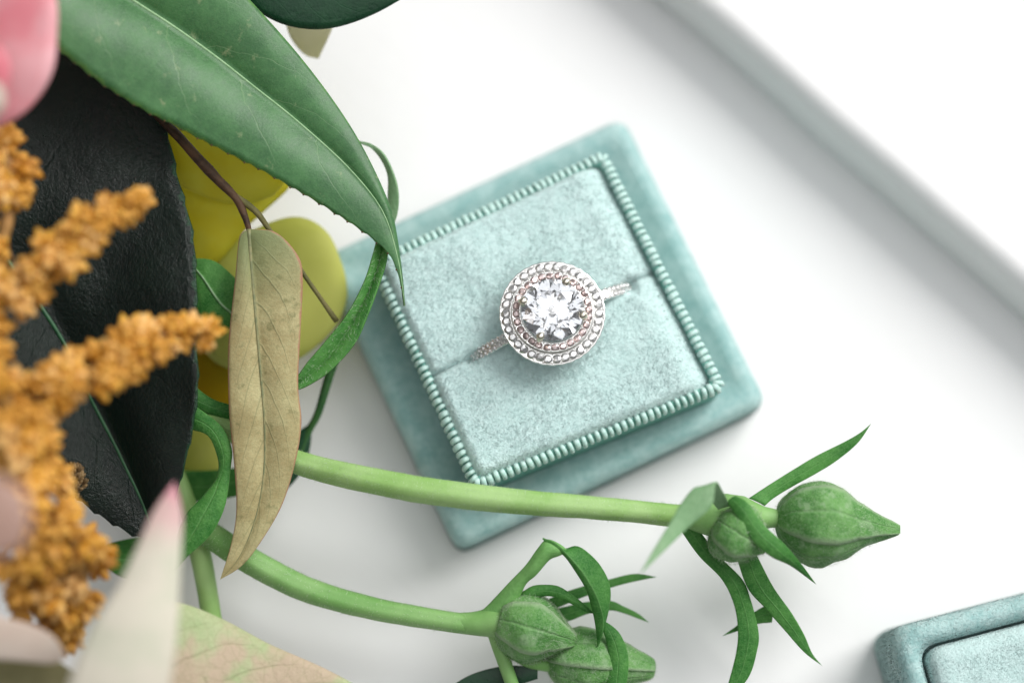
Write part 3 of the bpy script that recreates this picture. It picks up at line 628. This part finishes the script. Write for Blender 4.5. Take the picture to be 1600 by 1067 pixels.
bud(g, atf(852, 1030, -5), atf(1024, 1046, -5), 4.9, [(0, .1), (.08, .6), (.25, .97), (.45, 1.0), (.62, .78), (.8, .5), (.92, .32), (.98, .2), (1, .06)], roll=.9)
lf = lambda L, R, m=G_LIS, **k: leaf('leaf', L, R, m, g, **k)
lf([(738, 962, -2), (758, 949, -1.5), (794, 911, 0), (821, 883, 1), (838, 859, 1.5), (853, 843, 1.9), (872, 848, 1.9), (886, 859, 1.4)], [(775, 990, -2), (802, 958, -1.5), (820, 915, 0), (838, 898, 1), (858, 875, 1.5), (872, 869, 1.9), (881, 865, 1.9), (886, 861, 1.4)], leaf_mat('petiole_skin', (.14, .36, .09), (.2, .44, .13), (.25, .48, .2), .5, .35, 3, 2, .08, .2, 1.2, .1, .3), cup=.3)
lf([(848, 841, 2), (862, 858, 2), (880, 866, 2), (900, 892, 1.5), (917, 920, 1), (927, 956, .5), (932, 985, 0), (934, 1009, -.5)], [(848, 841, 2), (880, 857, 1), (900, 853, .5), (917, 862, .5), (938, 885, 0), (952, 917, 0), (949, 955, 0), (934, 1009, -.5)],
   M=[(848, 841, 2), (868, 849, 2.6), (884, 865, 2.6), (910, 895, 2.2), (932, 934, 1.6), (942, 967, 1), (940, 990, .5), (934, 1009, -.5)], nu=60, cup=.03)
lf([(815, 925, -1.5), (832, 915, -1.2), (854, 913, -1), (874, 916, -1), (896, 930, -1), (915, 945, -1), (928, 958, -1)], [(815, 945, -1.5), (836, 934, -1.2), (860, 931, -1), (882, 938, -1), (904, 949, -1), (916, 956, -1), (928, 958, -1)], cup=.2)
lf([(835, 945, -5), (890, 922, -5.5), (951, 905, -6), (992, 896, -6), (1026, 901, -6)], [(845, 960, -5), (915, 931, -5.5), (953, 918, -6), (987, 909, -6), (1026, 901, -6)])
lf([(840, 955, -5), (880, 948, -5.5), (915, 940, -6), (953, 938, -6), (975, 947, -6), (997, 958, -6), (1014, 972, -6)], [(850, 975, -5), (887, 970, -5.5), (920, 958, -6), (953, 953, -6), (973, 957, -6), (995, 965, -6), (1014, 972, -6)])
lf([(938, 966, -2), (965, 985, -1), (978, 1010, -1), (982, 1035, -1), (978, 1070, -1), (965, 1100, -1)], [(938, 972, -2), (942, 985, -1), (948, 1005, -1), (951, 1033, -1), (948, 1070, -1), (965, 1100, -1)], G_LIS, cup=.15)
lf([(690, 1082, -4), (735, 1054, -4), (790, 1040, -4), (840, 1042, -4)], [(690, 1082, -4), (760, 1076, -4), (800, 1072, -4), (840, 1060, -4)], G_TOP)
# ---- third, short stem and low leaves
g = th1('cut_stem', 'short pale green stem standing between the cream leaf and the faded leaf', 'stem', 332, 968, -8)
tube('stem', AF([(275, 735, -8), (296, 800, -8), (314, 870, -7), (325, 930, -7), (334, 990, -7)]), [1.3, 1.6, 1.7, 1.6, 1.6], STEM, g)
g = th1('green_leaf', 'shaded green leaf lying low behind the faded leaf and the first stem', 'leaf', 285, 755, -11)
leaf('blade', [(270, 735, -11), (340, 734, -11), (400, 722, -11), (470, 690, -11), (484, 680, -11)], [(270, 775, -11), (320, 784, -11), (400, 766, -11), (465, 735, -11), (484, 680, -11)], G_LIS, g)
g = th1('green_leaf', 'green leaf poking out left of the cream leaf below the dark leaf', 'leaf', 155, 860, -6)
leaf('blade', [(140, 862, -6), (180, 846, -6), (230, 838, -6), (290, 835, -6), (310, 850, -6)], [(140, 862, -6), (165, 885, -6), (200, 905, -6), (260, 900, -6), (310, 850, -6)], G_LIS, g)
# ---- near, blurred leaves and petals
g = th1('cream_leaf', 'blurred cream leaf with pink pointed tip standing near the lens at lower left', 'leaf', 180, 1120, 35)
leaf('blade', [(272, 752, 30), (240, 798, 32), (216, 850, 34), (186, 910, 36), (152, 962, 38), (126, 1012, 39), (106, 1067, 40), (85, 1130, 40)], [(272, 752, 30), (284, 800, 31), (284, 850, 33), (281, 920, 35), (276, 1000, 37), (266, 1067, 38), (255, 1130, 38)], CREAM, g, cup=.1)
g = th1('blushed_leaf', 'pale green leaf blotched with pink along the bottom edge', 'leaf', 230, 1000, 8)
b = leaf('blade', [(180, 925, 9), (280, 941, 8), (350, 968, 6), (420, 1005, 5), (500, 1040, 5), (560, 1072, 5), (620, 1110, 5)], [(180, 1120, 12), (260, 1150, 11), (350, 1165, 9), (450, 1170, 7), (540, 1150, 6), (620, 1110, 5)], VAR, g, nu=70, cup=.06)
g = th1('olive_leaf', 'blurred olive leaf in the bottom left corner below the orange plume', 'leaf', 0, 1060, 22)
leaf('blade', [(-60, 1000, 22), (30, 1012, 22), (95, 1035, 22), (160, 1090, 22)], [(-60, 1120, 22), (30, 1130, 22), (95, 1130, 22), (160, 1090, 22)], OLIVE, g)
g = th1('blush_petal', 'blurred pale blush petal at the left edge above the olive leaf', 'petal', 0, 995, 28)
leaf('blade', [(-60, 945, 28), (0, 962, 28), (50, 975, 28), (85, 995, 28), (104, 1028, 28)], [(-60, 1030, 28), (0, 1030, 28), (50, 1034, 28), (80, 1036, 28), (104, 1028, 28)], BLUSH, g)
g = th1('mauve_petal', 'blurred mauve petal in front of the orange plume at the left edge', 'petal', 0, 800, 40)
leaf('blade', [(-60, 730, 62), (0, 745, 62), (36, 770, 62), (48, 810, 62)], [(-60, 880, 62), (0, 870, 62), (34, 852, 62), (48, 810, 62)], MAUVE, g)
g = th1('pink_flower', 'blurred pink bloom with folded petals in the top left corner', 'flower', -30, 60, 24)
leaf('petal', [(40, -80, 26), (84, -10, 28), (87, 60, 28), (81, 110, 28), (60, 152, 27), (28, 184, 26), (-20, 206, 24)], [(-120, -80, 20), (-110, 0, 20), (-100, 100, 20), (-70, 180, 22), (-20, 206, 24)], PINKP, g, cup=.1, thick=.5)
leaf('petal', [(-60, 40, 33), (0, 75, 35), (16, 105, 35), (12, 140, 34), (-10, 180, 32)], [(-90, 60, 30), (-80, 110, 30), (-60, 160, 31), (-40, 180, 31), (-10, 180, 32)], PINKD, g, cup=.15, thick=.5)
leaf('petal', [(-60, 110, 36), (-10, 125, 37), (8, 145, 37), (4, 170, 36)], [(-60, 170, 36), (-30, 185, 36), (-10, 182, 36), (4, 170, 36)], BLUSH, g, cup=.15, thick=.5)

# ---- orange amaranth plume
AM = NT('amaranth_skin'); oi = AM.n('ObjectInfo').outputs['Random']; P = AM.mm()
c = AM.mix(AM.ss(oi, .0, .55), (.60, .26, .016), (.88, .50, .07)); c = AM.mix(AM.ss(oi, .5, 1.0), c, (.95, .62, .24)); c = AM.mix(AM.math('MULTIPLY', AM.ss(AM.noise(P, .8, 3), .45, .62), .45), c, (.85, .50, .18)); c = AM.mix(AM.math('MULTIPLY', AM.ss(AM.noise(P, .5, 2), .58, .68), .35), c, (.36, .13, .01))
AM.p(color=c, rough=.45, spec=.4); AM.translucent(.3, c); AM = AM.m
AMD = simple('amaranth_gap_shade_skin', (.52, .22, .02), (.82, .45, .09), 1.1, .5, .4, trans=.2)  # filler florets in a darker tone, painting in shade between the front ones
DRY = simple('dry_bract_skin', (.09, .05, .015), (.30, .20, .09), .9, .6)
def bract(base, d, ln, wd):
    d = unit(d); x = unit(np.cross(d, unit(rng.normal(size=3)))); y = np.cross(d, x); V = []
    for s, r in ((0, .45), (.38, 1.0), (.75, .62)):
        for k in range(5): a = 2*math.pi*k/5; V.append(base+d*ln*s+(x*math.cos(a)+y*math.sin(a))*wd*r)
    V.append(base+d*ln); F = grid_faces(3, 5, wrap=True)+[[10+k, 10+(k+1) % 5, 15] for k in range(5)]
    return np.array(V), F
def floret(seed, wd=.55, n=5):
    parts = [bract(np.zeros(3), np.array([0, 0, 1.]), 2.0*wd/.62, wd)]
    for k in range(n-1):
        a = 2*math.pi*(k+rng.random()*.6)/(n-1); parts.append(bract(np.array([math.cos(a), math.sin(a), 0])*.45, np.array([math.cos(a)*.75, math.sin(a)*.75, .8+.3*rng.random()]), 1.55*wd/.62, wd*.85))
    return merge(parts)
FL = [floret(k) for k in range(6)]; FLM = []
for V, F in FL:
    me = bpy.data.meshes.new('floret'); me.from_pydata((V*S).tolist(), [], F); me.materials.append(AM); me.polygons.foreach_set('use_smooth', np.ones(len(me.polygons), bool)); FLM.append(me)
am = th1('amaranth_plume', 'fuzzy burnt-orange flower plume with lumpy spikes at the left edge', 'flower', 20, 700, 8)
STALK = simple('amaranth_stalk', (.25, .13, .03), (.38, .2, .06), .5, .6)
spikes = [([(-50, 520, 17), (0, 470, 17), (60, 425, 17), (110, 380, 16), (150, 340, 16), (190, 318, 15), (228, 318, 14)], [4.4, 4.2, 3.6, 3.2, 2.9, 2.4, 1.6], 60),
          ([(-50, 660, 18), (10, 640, 18), (80, 610, 17), (150, 575, 16), (210, 540, 14), (270, 520, 12), (325, 523, 10)], [4.8, 4.6, 4.2, 3.8, 3.4, 3.0, 1.8], 76),
          ([(-40, 190, 11), (5, 240, 12), (15, 300, 12), (5, 370, 13), (-30, 430, 14)], [2.6, 3.2, 3.6, 3.0, 2.6], 30),
          ([(-40, 560, 22), (0, 610, 22), (20, 680, 20), (50, 735, 17), (92, 752, 12)], [4.2, 5.0, 5.4, 4.2, 2.2], 40),
          ([(20, 750, 19), (70, 800, 18), (112, 850, 15), (120, 900, 13), (98, 955, 10), (98, 1002, 8)], [4.6, 6.0, 7.0, 6.6, 4.4, 1.6], 66),
          ([(-20, 770, 18), (25, 830, 17), (50, 890, 15), (55, 940, 12), (70, 975, 9)], [4.6, 5.4, 5.4, 4.4, 2.0], 28)]
for path, rad, cnt in spikes:
    P_ = AF(path, 7); rad = [q*.8 for q in rad]; sp_ = tube('spike', P_, [r*.36 for r in rad], STALK, am, ns=8, n=30)
    ce = cr(P_, 200); tg = unit(np.gradient(ce, axis=0)); rr = np.interp(np.linspace(0, 1, 200), np.linspace(0, 1, len(rad)), rad); rest = []
    tuft = [(rng.random()*199, a_*2.39996+rng.normal()*.4) for a_ in range(max(12, int(cnt*.95)))]
    total = int(cnt*2.3)
    for k in range(total):
        ti, ta = tuft[k % len(tuft)]; i = int(np.clip(ti+rng.normal()*2.4, 0, 199)); a = ta+rng.normal()*.34
        if k % 2 == 0 and math.sin(a) < -.1: a = -a        # separate florets face the light, the joined ones fill in
        x = unit(np.cross(tg[i], [0, 0, 1.])); y = np.cross(x, tg[i]); d = x*math.cos(a)+y*math.sin(a)
        dirn = unit(d+tg[i]*(.35+.3*rng.random())+rng.normal(size=3)*.25); lump = 1+.55*mnoise.noise(Vector((i*.11, math.sin(a)*.9, math.cos(a)*.9+cnt))); p = ce[i]+d*rr[i]*(.3+.5*rng.random())*lump; sc = (.95+.95*rng.random())*(.85 if i > 150 else 1.1)
        if k % 2 == 0 and k//2 < cnt:
            o = place('floret', FLM[rng.integers(6)], sp_); o.location = (p-ORIGIN[am])*S; o.scale = (sc,)*3
            o.rotation_mode = 'QUATERNION'; o.rotation_quaternion = Vector(dirn).to_track_quat('Z', 'Y')
        else:
            V, F = FL[rng.integers(6)]; m_ = np.array(Vector(dirn).to_track_quat('Z', 'Y').to_matrix()); rest.append(((V*sc)@m_.T+p, F))
    V, F = merge(rest); make('floret_mass', V, F, AMD, sp_)['kind'] = 'stuff'
# dry tip at the end of one spike
parts = []
for k in range(110):
    d = unit(rng.normal(size=3)); d[2] = abs(d[2]); parts.append(bract(atf(112, 756, 2)+d*np.array([1.7, 2.4, 1.7]), unit(d*.6+np.array([.3, .5, .3])), 1.2, .36))
V, F = merge(parts); make('dry_tip', V, F, DRY, am)
